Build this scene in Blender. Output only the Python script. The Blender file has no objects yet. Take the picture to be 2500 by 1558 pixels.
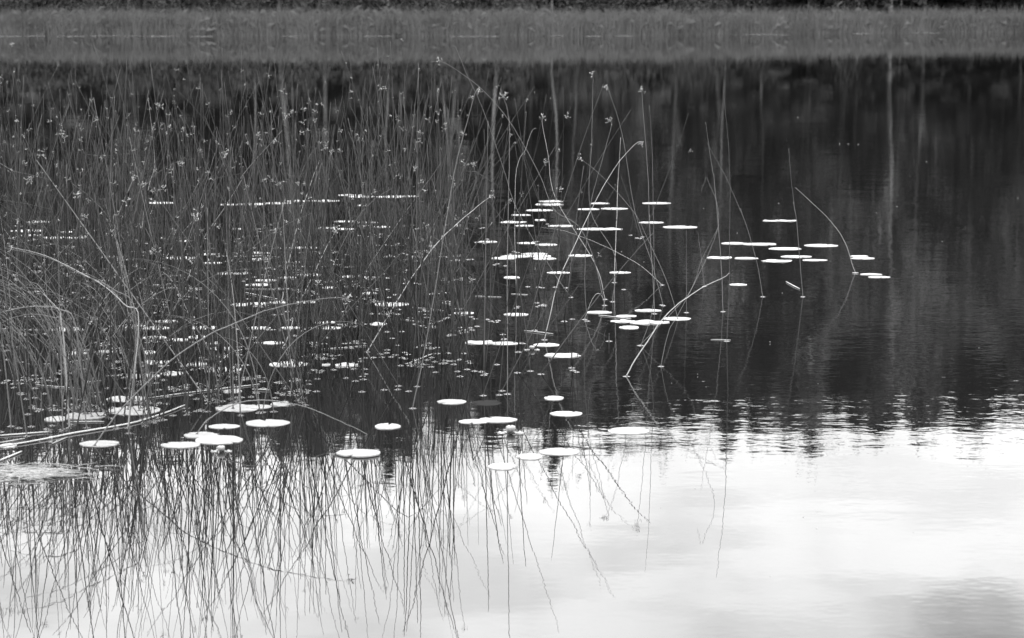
import bpy, math, random
from mathutils import Vector, Matrix, Quaternion, noise as mnoise

R = random.Random(7)
sc = bpy.context.scene
COL = sc.collection

# ------------------------------------------------------------------ camera
F_PX, PITCH, CAM_Z = 5162.0, math.radians(8.56), 1.6
cam_d = bpy.data.cameras.new("camera")
cam_d.sensor_width = 36.0
cam_d.lens = 36.0 * F_PX / 2500.0
cam_d.clip_start, cam_d.clip_end = 0.1, 4000.0
cam_d.dof.use_dof = True
cam_d.dof.focus_distance = 10.8
cam_d.dof.aperture_fstop = 5.6
cam = bpy.data.objects.new("camera", cam_d)
COL.objects.link(cam)
cam.location = (0, 0, CAM_Z)
cam.rotation_euler = (math.radians(90) - PITCH, 0, 0)
sc.camera = cam

# ------------------------------------------------------------------ world
SUN_EL, SUN_AZ = math.radians(42), math.radians(-50)      # azimuth from +Y towards +X
w = bpy.data.worlds.new("World"); sc.world = w; w.use_nodes = True
nt = w.node_tree; nt.nodes.clear()
def N(nt, t, **kw):
    n = nt.nodes.new(t)
    for k, v in kw.items(): setattr(n, k, v)
    return n
def L(nt, a, b): nt.links.new(a, b)
def mth(nt, op, a, b=None, c=None, clamp=False):
    n = N(nt, 'ShaderNodeMath', operation=op); n.use_clamp = clamp
    for i, v in enumerate((a, b, c)):
        if v is None: continue
        if isinstance(v, (int, float)): n.inputs[i].default_value = v
        else: L(nt, v, n.inputs[i])
    return n.outputs[0]
def maprange(nt, v, a, b, c, d, smooth=False):
    n = N(nt, 'ShaderNodeMapRange')
    if smooth: n.interpolation_type = 'SMOOTHSTEP'
    L(nt, v, n.inputs[0])
    for i, x in enumerate((a, b, c, d)): n.inputs[i+1].default_value = x
    return n.outputs[0]
out = N(nt, 'ShaderNodeOutputWorld'); bg = N(nt, 'ShaderNodeBackground')
sky = N(nt, 'ShaderNodeTexSky', sky_type='NISHITA')
sky.sun_disc = False; sky.sun_elevation = SUN_EL; sky.sun_rotation = SUN_AZ
bw = N(nt, 'ShaderNodeRGBToBW'); L(nt, sky.outputs[0], bw.inputs[0])
tc = N(nt, 'ShaderNodeTexCoord'); sp = N(nt, 'ShaderNodeSeparateXYZ'); L(nt, tc.outputs['Generated'], sp.inputs[0])
# clouds lie in a layer: project the direction on a plane
zc = mth(nt, 'MAXIMUM', sp.outputs[2], 0.0); zc = mth(nt, 'ADD', zc, 0.12)
cx = mth(nt, 'DIVIDE', sp.outputs[0], zc); cy = mth(nt, 'DIVIDE', sp.outputs[1], zc)
cb = N(nt, 'ShaderNodeCombineXYZ'); L(nt, cx, cb.inputs[0]); L(nt, cy, cb.inputs[1])
n1 = N(nt, 'ShaderNodeTexNoise'); n1.inputs['Scale'].default_value = 3.4; n1.inputs['Detail'].default_value = 7; n1.inputs['Roughness'].default_value = .52
L(nt, cb.outputs[0], n1.inputs['Vector'])
cloudv = maprange(nt, n1.outputs[0], .30, .64, .80, 1.05, True)
# overcast gradient: brighter towards the zenith
grad = mth(nt, 'MINIMUM', mth(nt, 'MULTIPLY_ADD', sp.outputs[2], 3.2, .38), 2.5)
cloud = mth(nt, 'MULTIPLY', cloudv, grad)
# openings in the cloud through which the greyer clear sky shows
def opening(az, el, rad, soft):
    d = Vector((math.sin(az)*math.cos(el), math.cos(az)*math.cos(el), math.sin(el)))
    vm = N(nt, 'ShaderNodeVectorMath', operation='DISTANCE'); vm.inputs[1].default_value = d
    L(nt, tc.outputs['Generated'], vm.inputs[0])
    dd = mth(nt, 'ADD', vm.outputs['Value'], mth(nt, 'MULTIPLY', mth(nt, 'SUBTRACT', n1.outputs[0], .5), .16))
    return maprange(nt, dd, rad - soft, rad + soft, 1, 0, True)
o1 = mth(nt, 'MULTIPLY', opening(math.radians(13.8), math.radians(17.0), .026, .030), .62)
o2 = mth(nt, 'MULTIPLY', opening(math.radians(4.5), math.radians(16.6), .03, .05), .22)
o3 = mth(nt, 'MULTIPLY', opening(math.radians(-13.5), math.radians(14.8), .03, .045), .20)
oo = mth(nt, 'MAXIMUM', mth(nt, 'MAXIMUM', o1, o2), o3)
CLOUD = 17.0
mx = N(nt, 'ShaderNodeMix', data_type='FLOAT')
L(nt, oo, mx.inputs[0]); L(nt, mth(nt, 'MULTIPLY', cloud, CLOUD), mx.inputs[2]); L(nt, mth(nt, 'MULTIPLY', bw.outputs[0], 1.0), mx.inputs[3])
L(nt, mx.outputs[0], bg.inputs[0]); bg.inputs[1].default_value = 0.08
L(nt, bg.outputs[0], out.inputs[0])

# ------------------------------------------------------------------ sun
sd = bpy.data.lights.new("sun", 'SUN'); sd.energy = .9; sd.angle = math.radians(14); sd.color = (1, 1, 1)
so = bpy.data.objects.new("sun", sd); COL.objects.link(so)
sdir = Vector((math.sin(SUN_AZ)*math.cos(SUN_EL), math.cos(SUN_AZ)*math.cos(SUN_EL), math.sin(SUN_EL)))
so.rotation_euler = sdir.to_track_quat('Z', 'Y').to_euler(); so.location = (-20, -20, 40)

sc.view_settings.view_transform = 'Standard'; sc.view_settings.look = 'None'
sc.view_settings.gamma = 1.0; sc.view_settings.use_curve_mapping = False
sc.view_settings.exposure = 1.33

# ------------------------------------------------------------------ helpers
cp, spn = math.cos(PITCH), math.sin(PITCH)
def ray(px, py):
    u, v = (px - 1250) / F_PX, (779 - py) / F_PX
    return Vector((u, cp + v*spn, -spn + v*cp))
def ground(px, py, z=0.0):
    d = ray(px, py); t = (z - CAM_Z) / d.z
    return Vector((0, 0, CAM_Z)) + d*t
def at_y(px, py, y):
    d = ray(px, py); return Vector((0, 0, CAM_Z)) + d*(y/d.y)
ZOOM = {'a': (0, 0, 2.888), 'b': (830, 0, 2.888), 'c': (1660, 0, 2.888), 'd': (0, 440, 3.78), 'e': (600, 440, 3.78),
        'f': (1160, 440, 3.78), 'g': (1660, 440, 3.78), 'h': (0, 780, 3.78), 'i': (600, 780, 3.78), 'j': (1160, 780, 3.78)}
def zc_(k, x, y):
    ox, oy, s = ZOOM[k]; return (ox + x/s, oy + y/s)

def tag(o, label=None, cat=None, group=None, kind=None):
    if label: o['label'] = label
    if cat: o['category'] = cat
    if group: o['group'] = group
    if kind: o['kind'] = kind
    return o
class MB:
    def __init__(s): s.v = []; s.f = []; s.m = []; s.smooth = []
    def add(s, vs, fs, mi=0, sm=True):
        o = len(s.v); s.v.extend(vs)
        for f in fs: s.f.append(tuple(i+o for i in f)); s.m.append(mi); s.smooth.append(sm)
    def mesh(s, name, mats):
        me = bpy.data.meshes.new(name); me.from_pydata([tuple(v) for v in s.v], [], s.f)
        for m in (mats if isinstance(mats, (list, tuple)) else [mats]): me.materials.append(m)
        me.polygons.foreach_set('material_index', s.m); me.polygons.foreach_set('use_smooth', s.smooth)
        me.update(); return me
def obj(name, me, parent=None, loc=None):
    o = bpy.data.objects.new(name, me); COL.objects.link(o)
    if parent: o.parent = parent
    if loc is not None: o.location = loc
    return o
def empty(name, loc):
    o = bpy.data.objects.new(name, None); COL.objects.link(o); o.location = loc
    o.empty_display_size = .05; return o
def catmull(P, n):
    Q = [P[0]*2 - P[1]] + P + [P[-1]*2 - P[-2]]; out_ = []
    for i in range(1, len(Q)-2):
        a, b, c, d = Q[i-1:i+3]
        for k in range(n):
            t = k/n
            out_.append(.5*((2*b) + (c-a)*t + (2*a-5*b+4*c-d)*t*t + (3*b-a-3*c+d)*t**3))
    out_.append(P[-1]); return out_
def tube(mb, P, radii, sides=5, mi=0, flat=1.0):
    n = len(P); rings = []; prev = None
    for i in range(n):
        t = (P[min(i+1, n-1)] - P[max(i-1, 0)]).normalized()
        if prev is None:
            a = t.cross(Vector((0, 1, 0)));
            if a.length < .1: a = t.cross(Vector((1, 0, 0)))
            a.normalize()
        else:
            a = prev - t*prev.dot(t)
            a = a.normalized() if a.length > 1e-6 else t.orthogonal().normalized()
        prev = a; b = t.cross(a); r = radii[i]
        rings.append([P[i] + (a*math.cos(2*math.pi*k/sides) + b*math.sin(2*math.pi*k/sides)*flat)*r for k in range(sides)])
    vs = [v for rg in rings for v in rg]; fs = []
    for i in range(n-1):
        for k in range(sides):
            k2 = (k+1) % sides
            fs.append((i*sides+k, i*sides+k2, (i+1)*sides+k2, (i+1)*sides+k))
    fs.append(tuple(range(sides-1, -1, -1))); fs.append(tuple((n-1)*sides+k for k in range(sides)))
    mb.add(vs, fs, mi)
SPK_F = [(0,1,4),(1,2,4),(2,3,4),(3,0,4),(1,0,5),(2,1,5),(3,2,5),(0,3,5)]
def spikelet(mb, c, d, ln, r, mi=0):
    d = d.normalized(); a = d.orthogonal().normalized(); b = d.cross(a)
    vs = [c+a*r-d*ln*.1, c+b*r-d*ln*.1, c-a*r-d*ln*.1, c-b*r-d*ln*.1, c+d*ln*.5, c-d*ln*.5]
    mb.add(vs, SPK_F, mi)

# ------------------------------------------------------------------ materials
def base_mat(name, rough=.6, spec=.5):
    m = bpy.data.materials.new(name); m.use_nodes = True; t = m.node_tree
    b = t.nodes['Principled BSDF']; b.inputs['Roughness'].default_value = rough
    b.inputs['Specular IOR Level'].default_value = spec
    return m, t, b
def grey(t, v, b):
    c = N(t, 'ShaderNodeCombineColor'); 
    for i in range(3): L(t, v, c.inputs[i])
    L(t, c.outputs[0], b)
def varied(name, lo, hi, scale=20, rough=.6, spec=.5, power=1.0, coord='Object', stretch=(1,1,1), whole=0.0):
    """grey tone that differs from piece to piece and along each piece"""
    m, t, b = base_mat(name, rough, spec)
    g = N(t, 'ShaderNodeNewGeometry'); oi = N(t, 'ShaderNodeObjectInfo'); co = N(t, 'ShaderNodeTexCoord')
    mp = N(t, 'ShaderNodeMapping'); mp.inputs['Scale'].default_value = stretch; L(t, co.outputs[coord], mp.inputs[0])
    nz = N(t, 'ShaderNodeTexNoise'); nz.inputs['Scale'].default_value = scale; nz.inputs['Detail'].default_value = 3
    L(t, mp.outputs[0], nz.inputs['Vector'])
    r = mth(t, 'FRACT', mth(t, 'ADD', g.outputs['Random Per Island'], oi.outputs['Random']))
    r = mth(t, 'POWER', r, power)
    v = mth(t, 'ADD', mth(t, 'MULTIPLY', r, .7), mth(t, 'MULTIPLY', maprange(t, nz.outputs[0], .3, .7, 0, 1), .3))
    if whole: v = mth(t, 'ADD', mth(t, 'MULTIPLY', v, 1-whole), mth(t, 'MULTIPLY', mth(t, 'POWER', oi.outputs['Random'], 1.6), whole))
    v = maprange(t, v, 0, 1, lo, hi)
    grey(t, v, b.inputs['Base Color'])
    return m
M = {}
M['stem'] = varied('rush_stem_skin', .002, .054, 9, .6, .12, 2.4)
M['stem_pale'] = varied('dry_stem_skin', .14, .28, 14, .5, .3)
M['stem_mid'] = varied('grey_stem_skin', .05, .10, 14, .5, .3)
M['stem_dark'] = varied('dark_stem_skin', .012, .025, 14, .5, .4)
M['seed'] = varied('seed_spikelet', .04, .36, 60, .5, .5, 1.3)
M['sedge'] = varied('sedge_leaf', .02, .095, 10, .5, .3, 1.2)
M['bud'] = varied('flower_petal', .14, .2, 40, .4, .4)
M['mat'] = varied('cut_grass', .08, .2, 30, .7, .3)
M['reed'] = varied('shore_reed_blade', .018, .082, .6, .7, .2, 1.1)
M['reed_pale'] = varied('dead_reed_stalk', .04, .085, .6, .7, .2, 1.1)
M['needle'] = varied('spruce_needles', .005, .075, .5, .8, .1, whole=.85)
M['leaf_pale'] = varied('young_birch_leaves', .09, .24, .6, .7, .2, whole=.5)
M['leaf'] = varied('birch_leaves', .035, .15, .6, .7, .2, whole=.6)
M['bush'] = varied('shore_bush_leaves', .012, .045, .6, .8, .1)
M['bark'] = varied('spruce_bark', .03, .07, 3, .9, .1)
M['floor'] = varied('forest_floor', .012, .03, .5, .95, .05)
M['farpad'] = varied('distant_pad', .07, .19, 3, .5, .4)
# birch bark: pale with dark bands
m, t, b = base_mat('birch_bark', .75, .2)
co = N(t, 'ShaderNodeTexCoord'); mp = N(t, 'ShaderNodeMapping'); mp.inputs['Scale'].default_value = (3, 3, 5); L(t, co.outputs['Object'], mp.inputs[0])
nz = N(t, 'ShaderNodeTexNoise'); nz.inputs['Scale'].default_value = 1.2; nz.inputs['Detail'].default_value = 5; L(t, mp.outputs[0], nz.inputs['Vector'])
oi = N(t, 'ShaderNodeObjectInfo')
v = mth(t, 'MULTIPLY', maprange(t, nz.outputs[0], .42, .52, .03, .145), maprange(t, oi.outputs['Random'], 0, 1, .55, 1.0))
grey(t, v, b.inputs['Base Color']); M['birch'] = m
# lily pad: smooth leaf with faint veins, blotches and a waxy coat
m, t, b = base_mat('lily_pad_skin', .45, .5)
co = N(t, 'ShaderNodeTexCoord'); nz = N(t, 'ShaderNodeTexNoise'); nz.inputs['Scale'].default_value = 26; nz.inputs['Detail'].default_value = 4
L(t, co.outputs['Object'], nz.inputs['Vector'])
nb = N(t, 'ShaderNodeTexNoise'); nb.inputs['Scale'].default_value = 90; L(t, co.outputs['Object'], nb.inputs['Vector'])
oi = N(t, 'ShaderNodeObjectInfo')
s_ = N(t, 'ShaderNodeSeparateXYZ'); L(t, co.outputs['Object'], s_.inputs[0])
ang = mth(t, 'ARCTAN2', s_.outputs[1], s_.outputs[0])
vein = maprange(t, mth(t, 'SINE', mth(t, 'MULTIPLY', ang, 17)), .75, 1.0, 1.0, .80)
v = mth(t, 'MULTIPLY', maprange(t, nz.outputs[0], .3, .7, .78, 1.08), vein)
v = mth(t, 'MULTIPLY', v, maprange(t, nb.outputs[0], .64, .72, 1.0, .5))
v = mth(t, 'MULTIPLY', v, maprange(t, oi.outputs['Random'], 0, 1, .115, .165))
grey(t, v, b.inputs['Base Color'])
bp = N(t, 'ShaderNodeBump'); bp.inputs['Strength'].default_value = .5; bp.inputs['Distance'].default_value = .0008
L(t, nz.outputs[0], bp.inputs['Height']); L(t, bp.outputs[0], b.inputs['Normal']); M['pad'] = m
m, t, b = base_mat('sunken_pad_skin', .5, 0.0); b.inputs['Base Color'].default_value = (.014, .014, .014, 1); M['sunken'] = m

# water: dark body, mirror surface with fine ripples (stronger in the open water to the right)
def water_mat(name, ripple):
    m, t, b = base_mat(name, .008, .5)
    b.inputs['Base Color'].default_value = (.004, .004, .004, 1); b.inputs['IOR'].default_value = 1.333
    if not ripple: return m
    g = N(t, 'ShaderNodeNewGeometry')
    def nz(scale, st, detail=1.0, off=(0,0,0)):
        mp = N(t, 'ShaderNodeMapping'); mp.inputs['Scale'].default_value = st; mp.inputs['Location'].default_value = off
        L(t, g.outputs['Position'], mp.inputs[0])
        n = N(t, 'ShaderNodeTexNoise'); n.inputs['Scale'].default_value = scale; n.inputs['Detail'].default_value = detail
        L(t, mp.outputs[0], n.inputs['Vector']); return n.outputs[0]
    s_ = N(t, 'ShaderNodeSeparateXYZ'); L(t, g.outputs['Position'], s_.inputs[0])
    # open-water factor: 0 in the rushes on the left, 1 on the right
    ratio = mth(t, 'ADD', mth(t, 'MULTIPLY', s_.outputs[0], 1.0), mth(t, 'MULTIPLY', nz(.9, (1, 1, 1), 2, (5, 3, 0)), .8))
    openw = maprange(t, ratio, .2, 1.5, .42, .95, True)
    # a breath of wind further out, calm close in
    far = maprange(t, s_.outputs[1], 6.4, 8.4, .42, 1.0, True)
    patch = maprange(t, nz(.55, (1, .6, 1), 2), .35, .65, .55, 1.25)
    calm = maprange(t, s_.outputs[1], 16, 50, 1.0, .30, True)       # sheltered under the far bank
    calm = mth(t, 'MULTIPLY', calm, maprange(t, s_.outputs[1], 55, 92, 1.0, .25, True))
    amp = mth(t, 'MULTIPLY', mth(t, 'MULTIPLY', mth(t, 'MULTIPLY', openw, far), patch), calm)
    h1 = mth(t, 'MULTIPLY', mth(t, 'SUBTRACT', nz(7.0, (1, 1.5, 1), 2.0), .5), WAVE1)
    h2 = mth(t, 'MULTIPLY', mth(t, 'SUBTRACT', nz(26.0, (.8, 1.3, 1), 1.0, (3, 1, 0)), .5), WAVE2)
    h3 = mth(t, 'MULTIPLY', mth(t, 'SUBTRACT', nz(1.6, (.8, 1.2, 1), 1.0, (1, 7, 0)), .5), WAVE3)
    hh = mth(t, 'ADD', mth(t, 'MULTIPLY', mth(t, 'ADD', h1, h2), amp), mth(t, 'MULTIPLY', h3, calm))
    bp = N(t, 'ShaderNodeBump'); bp.inputs['Strength'].default_value = 1.0; bp.inputs['Distance'].default_value = 1.0
    L(t, hh, bp.inputs['Height']); L(t, bp.outputs[0], b.inputs['Normal'])
    return m
WAVE1, WAVE2, WAVE3 = .00068, .00026, .0016
M['water'] = water_mat('lake_water_skin', True)
M['meniscus'] = water_mat('water_edge_skin', False)

# ------------------------------------------------------------------ setting: water, far bank
mb = MB(); xs = [-400, 400]; ys = [-200, 160]
mb.add([Vector((x, y, 0)) for y in ys for x in xs], [(0, 1, 3, 2)], 0, False)
o = obj('lake_water', mb.mesh('lake_water', M['water'])); tag(o, 'still dark lake water mirroring the forest and the bright cloudy sky', 'water', None, 'structure')

def ss(t): t = max(0, min(1, t)); return t*t*(3-2*t)
def shore(x): return 97.5 + 10.5*ss((x-1)/24) + .35*math.sin(x*.9) + .25*math.sin(x*2.3+1)
def bank_z(x, y):
    d = y - shore(x) - 1.0
    z = -.35 + .42*ss((d+1)/3) + .9*ss(d/12) + 9*ss((d-14)/160)
    return z + .12*mnoise.noise(Vector((x*.3, y*.3, 0)))
mb = MB(); nx, ny = 140, 60
XS = [-300 + 600*i/nx for i in range(nx+1)]; YS = [94 + 2.2*j if j < 20 else 138 + (j-20)**1.62*2.4 for j in range(ny+1)]
mb.add([Vector((x, y, bank_z(x, y))) for y in YS for x in XS],
       [(j*(nx+1)+i, j*(nx+1)+i+1, (j+1)*(nx+1)+i+1, (j+1)*(nx+1)+i) for j in range(ny) for i in range(nx)])
o = obj('forest_floor', mb.mesh('forest_floor', M['floor'])); tag(o, 'dark forest ground rising behind the far reed belt', 'ground', None, 'structure')

# far reed belt
mb = MB(); rr = random.Random(3)
for i in range(90000):
    x = rr.uniform(-36, 40); y = shore(x) + (rr.random()**1.3)*5.0 - .3
    nmod = mnoise.noise(Vector((x*.35, y*.5, 3)))
    h = (1.15 + .12*nmod + .28*mnoise.noise(Vector((x*2.6, 0, 9)))) * (.22 + 1.05*rr.random()**1.5)
    if rr.random() < .03: h *= 1.22
    if h < .25: continue
    lean = rr.gauss(0, .17); w_ = rr.uniform(.007, .016); z0 = -.05
    c1 = lean*h*.5; c2 = lean*h*1.25 + rr.gauss(0, .05)
    dy = rr.uniform(-.1, .1)
    mb.add([Vector((x-w_, y, z0)), Vector((x+w_, y, z0)), Vector((x+c1+w_*.9, y+dy*.5, z0+h*.55)), Vector((x+c1-w_*.9, y+dy*.5, z0+h*.55)), Vector((x+c2, y+dy, z0+h))],
           [(0, 1, 2, 3), (3, 2, 4)], 0, False)
    if rr.random() < .12:      # drooping leaf
        zb = z0 + h*rr.uniform(.3, .8); sg = rr.choice((-1, 1)); l = rr.uniform(.15, .4); xb = x + lean*zb
        mb.add([Vector((xb, y, zb-.01)), Vector((xb, y, zb+.012)), Vector((xb+sg*l*.5, y, zb+l*.6)), Vector((xb+sg*l, y, zb+l*rr.uniform(.2, .8)))], [(0, 1, 2), (0, 2, 3)], 0, False)
for i in range(22000):
    x = rr.uniform(-36, 40); y = shore(x) - .35 + rr.random()*.9; h = rr.uniform(.10, .62)*(.7 + .9*abs(mnoise.noise(Vector((x*.8, 2, 5))))); w_ = rr.uniform(.008, .014); c2 = rr.gauss(0, .12)*h
    mb.add([Vector((x-w_, y, -.05)), Vector((x+w_, y, -.05)), Vector((x+c2+w_*.5, y, h)), Vector((x+c2-w_*.5, y, h))], [(0, 1, 2, 3)], 1, False)
o = obj('shore_reeds', mb.mesh('shore_reeds', [M['reed'], M['reed_pale']])); tag(o, 'pale grey reed belt along the far shore', 'reeds', None, 'stuff')

# thin rafts of floating leaves at the foot of the far reeds
rafts = [(8,70,82),(78,113,82),(165,215,84),(235,310,82),(320,440,85),(483,527,89),(700,735,88),(900,960,87),(1110,1212,87),(1350,1372,86),(1430,1460,87.5),(1505,1535,86),(1830,1945,81),(2140,2175,80),(2300,2380,73)]
for i, (x0, x1, y) in enumerate(rafts):
    mb = MB(); a = ground(x0, y); c = ground(x1, y); k_s = 98/a.y; a = a*k_s; c = c*k_s; n = max(4, int((c.x-a.x)/.35))
    mid = (a+c)/2; mid.y = shore(mid.x) - .9 + .5*math.sin(i*2.3); mid.z = 0
    for k in range(n*9):
        px_ = rr.uniform(a.x, c.x); r = rr.uniform(.09, .16); pyy = mid.y + rr.uniform(-.22, .22); z = .004 + k*.0002
        ctr = Vector((px_, pyy, z)) - mid
        ring = [ctr + Vector((math.cos(q*math.pi/5)*r*rr.uniform(.85, 1.1), math.sin(q*math.pi/5)*r*.9, rr.uniform(0, .012))) for q in range(10)]
        mb.add(ring + [v_ - Vector((0, 0, .004)) for v_ in ring], [tuple(range(10))] + [(q, (q+1) % 10, (q+1) % 10+10, q+10) for q in range(10)])
    ordn = ['first','second','third','fourth','fifth','sixth','seventh','eighth','ninth','tenth','eleventh','twelfth','thirteenth','fourteenth','fifteenth'][i]
    o = obj('floating_leaf_raft', mb.mesh('floating_leaf_raft', M['farpad']), None, mid)
    tag(o, 'thin line of leaves floating along the far reeds, %s from the left' % ordn, 'floating leaves', 'floating leaf rafts along the far shoreline')

# ------------------------------------------------------------------ trees
def frand(r, a, b): return r.uniform(a, b)
def leaf_quad(mb, c, s, r, squash=.7, mi=0):
    d = Vector((r.gauss(0, 1), r.gauss(0, 1), r.gauss(0, 1)*squash)).normalized(); e = d.orthogonal().normalized()
    e.rotate(Quaternion(d, r.uniform(0, 6.28))); f = d.cross(e)
    a, b_ = s*r.uniform(.6, 1.1), s*r.uniform(.3, .6)
    mb.add([c-e*a*.5, c+f*b_*.5+e*a*.05, c+e*a*.6, c-f*b_*.5], [(0, 1, 2, 3)], mi, False)
def make_spruce(seed, H=21):
    r = random.Random(seed); tr = MB(); cr = MB()
    lean = Vector((r.gauss(0, .015), r.gauss(0, .015), 1))
    tube(tr, [lean*(H*k/8) + Vector((0, 0, -.4 if k == 0 else 0)) for k in range(9)], [.19*(1-k/8.3)+.012 for k in range(9)], 7)
    Rmax = r.uniform(2.4, 3.3); z = H*r.uniform(.05, .12); top = H
    while z < top-.15:
        f = 1 - z/top; rad = Rmax*min(1, (f**.62)*1.15)*(.8+.2*min(1, z/top*6)) + .12
        nb = r.randint(5, 8) if f > .1 else 4; ph = r.uniform(0, 6.28)
        for k in range(nb):
            a = ph + 2*math.pi*k/nb + r.uniform(-.35, .35); l = rad*r.uniform(.55, 1.18)
            d = Vector((math.cos(a), math.sin(a), 0)); s = Vector((-d.y, d.x, 0)); base = lean*z
            droop = r.uniform(.12, .42) if f > .2 else -.35
            ns = 5 if l > .8 else 3
            pts = [base + d*l*q/ns + Vector((0, 0, -droop*l*(q/ns)**1.1 + .16*l*max(0, q/ns-.65))) for q in range(ns+1)]
            for q in range(ns):
                p, p2 = pts[q], pts[q+1]; wd = (.13 + .26*l*(1-abs(q/ns-.4)))*.55
                for sg in (-1, 1):
                    e = s*sg*wd*r.uniform(.6, 1.5) + d*wd*.5 + Vector((0, 0, -wd*r.uniform(.15, .9)))
                    cr.add([p, p2, p2+e*r.uniform(.3, .8), p+e], [(0, 1, 2, 3)], 0, False)
                if r.random() < .75:       # hanging twigs
                    m_ = (p+p2)/2; cr.add([m_-d*.09, m_+d*.12, m_+d*r.uniform(-.1, .2)+Vector((r.gauss(0, .05), r.gauss(0, .05), -r.uniform(.2, .5)))], [(0, 1, 2)], 0, False)
        z += r.uniform(.22, .42)*(.6+.6*f)
    tube(cr, [lean*(H-.6), lean*(H+.5)], [.05, .01], 4)
    return tr.mesh('trunk', M['bark']), cr.mesh('crown', M['needle'])
def make_birch(seed, H=17, base=.35, bark='birch', leaf='leaf', rad=.13):
    r = random.Random(seed); tr = MB(); cr = MB()
    P = [Vector((0, 0, -.4))]; x = y = 0; bx, by = r.gauss(0, .03), r.gauss(0, .03)
    for k in range(1, 11):
        x += bx*H/10 + r.gauss(0, .07); y += by*H/10 + r.gauss(0, .05); P.append(Vector((x, y, H*k/10)))
    P = catmull(P, 3); n = len(P)
    tube(tr, P, [rad*(1-.9*(i/(n-1))**1.1) for i in range(n)], 7)
    for k in range(34):
        f = r.uniform(base, .98); p = P[int(f*(n-1))]; a = r.uniform(0, 6.28)
        l = r.uniform(.6, 1.0)*H*.17*math.sin(math.pi*min(1, (1.02-f)/(1-base))**.7*.9+.25)+.25
        d = Vector((math.cos(a), math.sin(a), r.uniform(.3, 1.0)))
        q = [p, p+d*l*.5, p+d*l*.9+Vector((0, 0, -.08*l)), p+d*l*1.05+Vector((math.cos(a)*.2, math.sin(a)*.2, -.35*l))]
        tube(tr, q, [.03, .02, .012, .006], 4)
        for j in range(60):
            u = r.random(); c = p.lerp(p+d*l, .25+.75*u) + Vector((r.gauss(0, .30), r.gauss(0, .30), r.gauss(-.15, .35)))*(.35+.2*l)
            leaf_quad(cr, c, r.uniform(.12, .26), r)
    return tr.mesh('trunk', M[bark]), cr.mesh('crown', M[leaf])
def make_bush(seed):
    r = random.Random(seed); tr = MB(); cr = MB()
    for k in range(7):
        a = r.uniform(0, 6.28); hh = r.uniform(1.3, 2.9); d = Vector((math.cos(a)*r.uniform(.2, .6), math.sin(a)*.4, 1))
        tube(tr, [Vector((0, 0, -.2)), d*hh*.5, d*hh*.9+Vector((0, 0, .1))], [.03, .02, .008], 4)
        for j in range(170):
            u = r.random()**.7; c = d*hh*(.12+.9*u) + Vector((r.gauss(0, .3), r.gauss(0, .3), r.gauss(0, .22)))
            if c.z > 0: leaf_quad(cr, c, r.uniform(.10, .22), r)
    return tr.mesh('stem', M['bark']), cr.mesh('foliage', M['bush'])
SPR = [make_spruce(s, 21) for s in range(6)]
BIR = [make_birch(40+s, 20.5) for s in range(4)]
BIRP = [make_birch(60+s, 20.5, .30, 'birch', 'leaf_pale') for s in range(3)]
BSH = [make_bush(80+s) for s in range(4)]
def place_tree(kind, pair, x, y, s, rz, label, cat, group, sx=1.0, names=('trunk', 'crown')):
    e = empty(kind, (x, y, bank_z(x, y))); e.scale = (s*sx, s*sx, s); e.rotation_euler = (0, 0, rz)
    obj(names[0], pair[0], e); obj(names[1], pair[1], e)
    tag(e, label, cat, group); return e
rt = random.Random(21)
# birches whose pale trunks show, each at its own place (photo x, lean)
birches = [(693,.030,'thickest'),(628,-.01,'slim'),(955,.0,'slim'),(1080,.01,'slim'),(1216,-.025,'leaning'),(1308,-.02,'bright'),(1345,.0,'slim'),(1405,.01,'slim'),(1552,.02,'tall bright'),
           (1760,-.01,'slim'),(1962,-.01,'slim'),(2044,.01,'slim'),(2092,-.012,'bright'),(2175,.018,'slim'),(2350,.05,'leaning'),(2440,.0,'slim'),(2466,.02,'pale')]
anch = {693:'left of centre, behind the rush heads',628:'just left of the thickest pale trunk',955:'between the thickest trunk and the centre',1080:'near the centre',1216:'at the centre',1308:'right of the leaning centre birch',1345:'beside the bright centre birch',1405:'between the two bright trunks',
        1552:'above the tallest rush heads on the right',1760:'first one over open water',1962:'second one over open water',2044:'left beside the bright right-hand birch',2092:'in the middle of the right-hand reeds',2175:'right beside the bright right-hand birch',2350:'near the right edge, tilting right',2440:'second from the right edge',2466:'nearest the right edge'}
for i, (px_, ln, kd) in enumerate(birches):
    y = 0; X = 0
    dist = 104.5 + (i % 3)*1.3
    X = (px_-1250)/F_PX*dist*1.011
    y = max(dist, shore(X)+4.5)
    X = (px_-1250)/F_PX*y*1.011
    s = rt.uniform(.85, 1.05); thick = {'thickest': 1.35, 'bright': 1.1, 'tall bright': 1.3, 'leaning': 1.15, 'pale': 1.2}.get(kd, .62)
    tr, cr = make_birch(200+i, 17, .42, 'birch', 'leaf', .105*thick)
    e = empty('birch_tree', (X, y, bank_z(X, y))); e.rotation_euler = (0, ln, 0); e.scale = (s, s, s)
    obj('trunk', tr, e); obj('crown', cr, e)
    tag(e, '%s birch trunk behind the far reeds, %s' % (kd, anch[px_]), 'birch tree', 'pale birches along the far shore')
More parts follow.
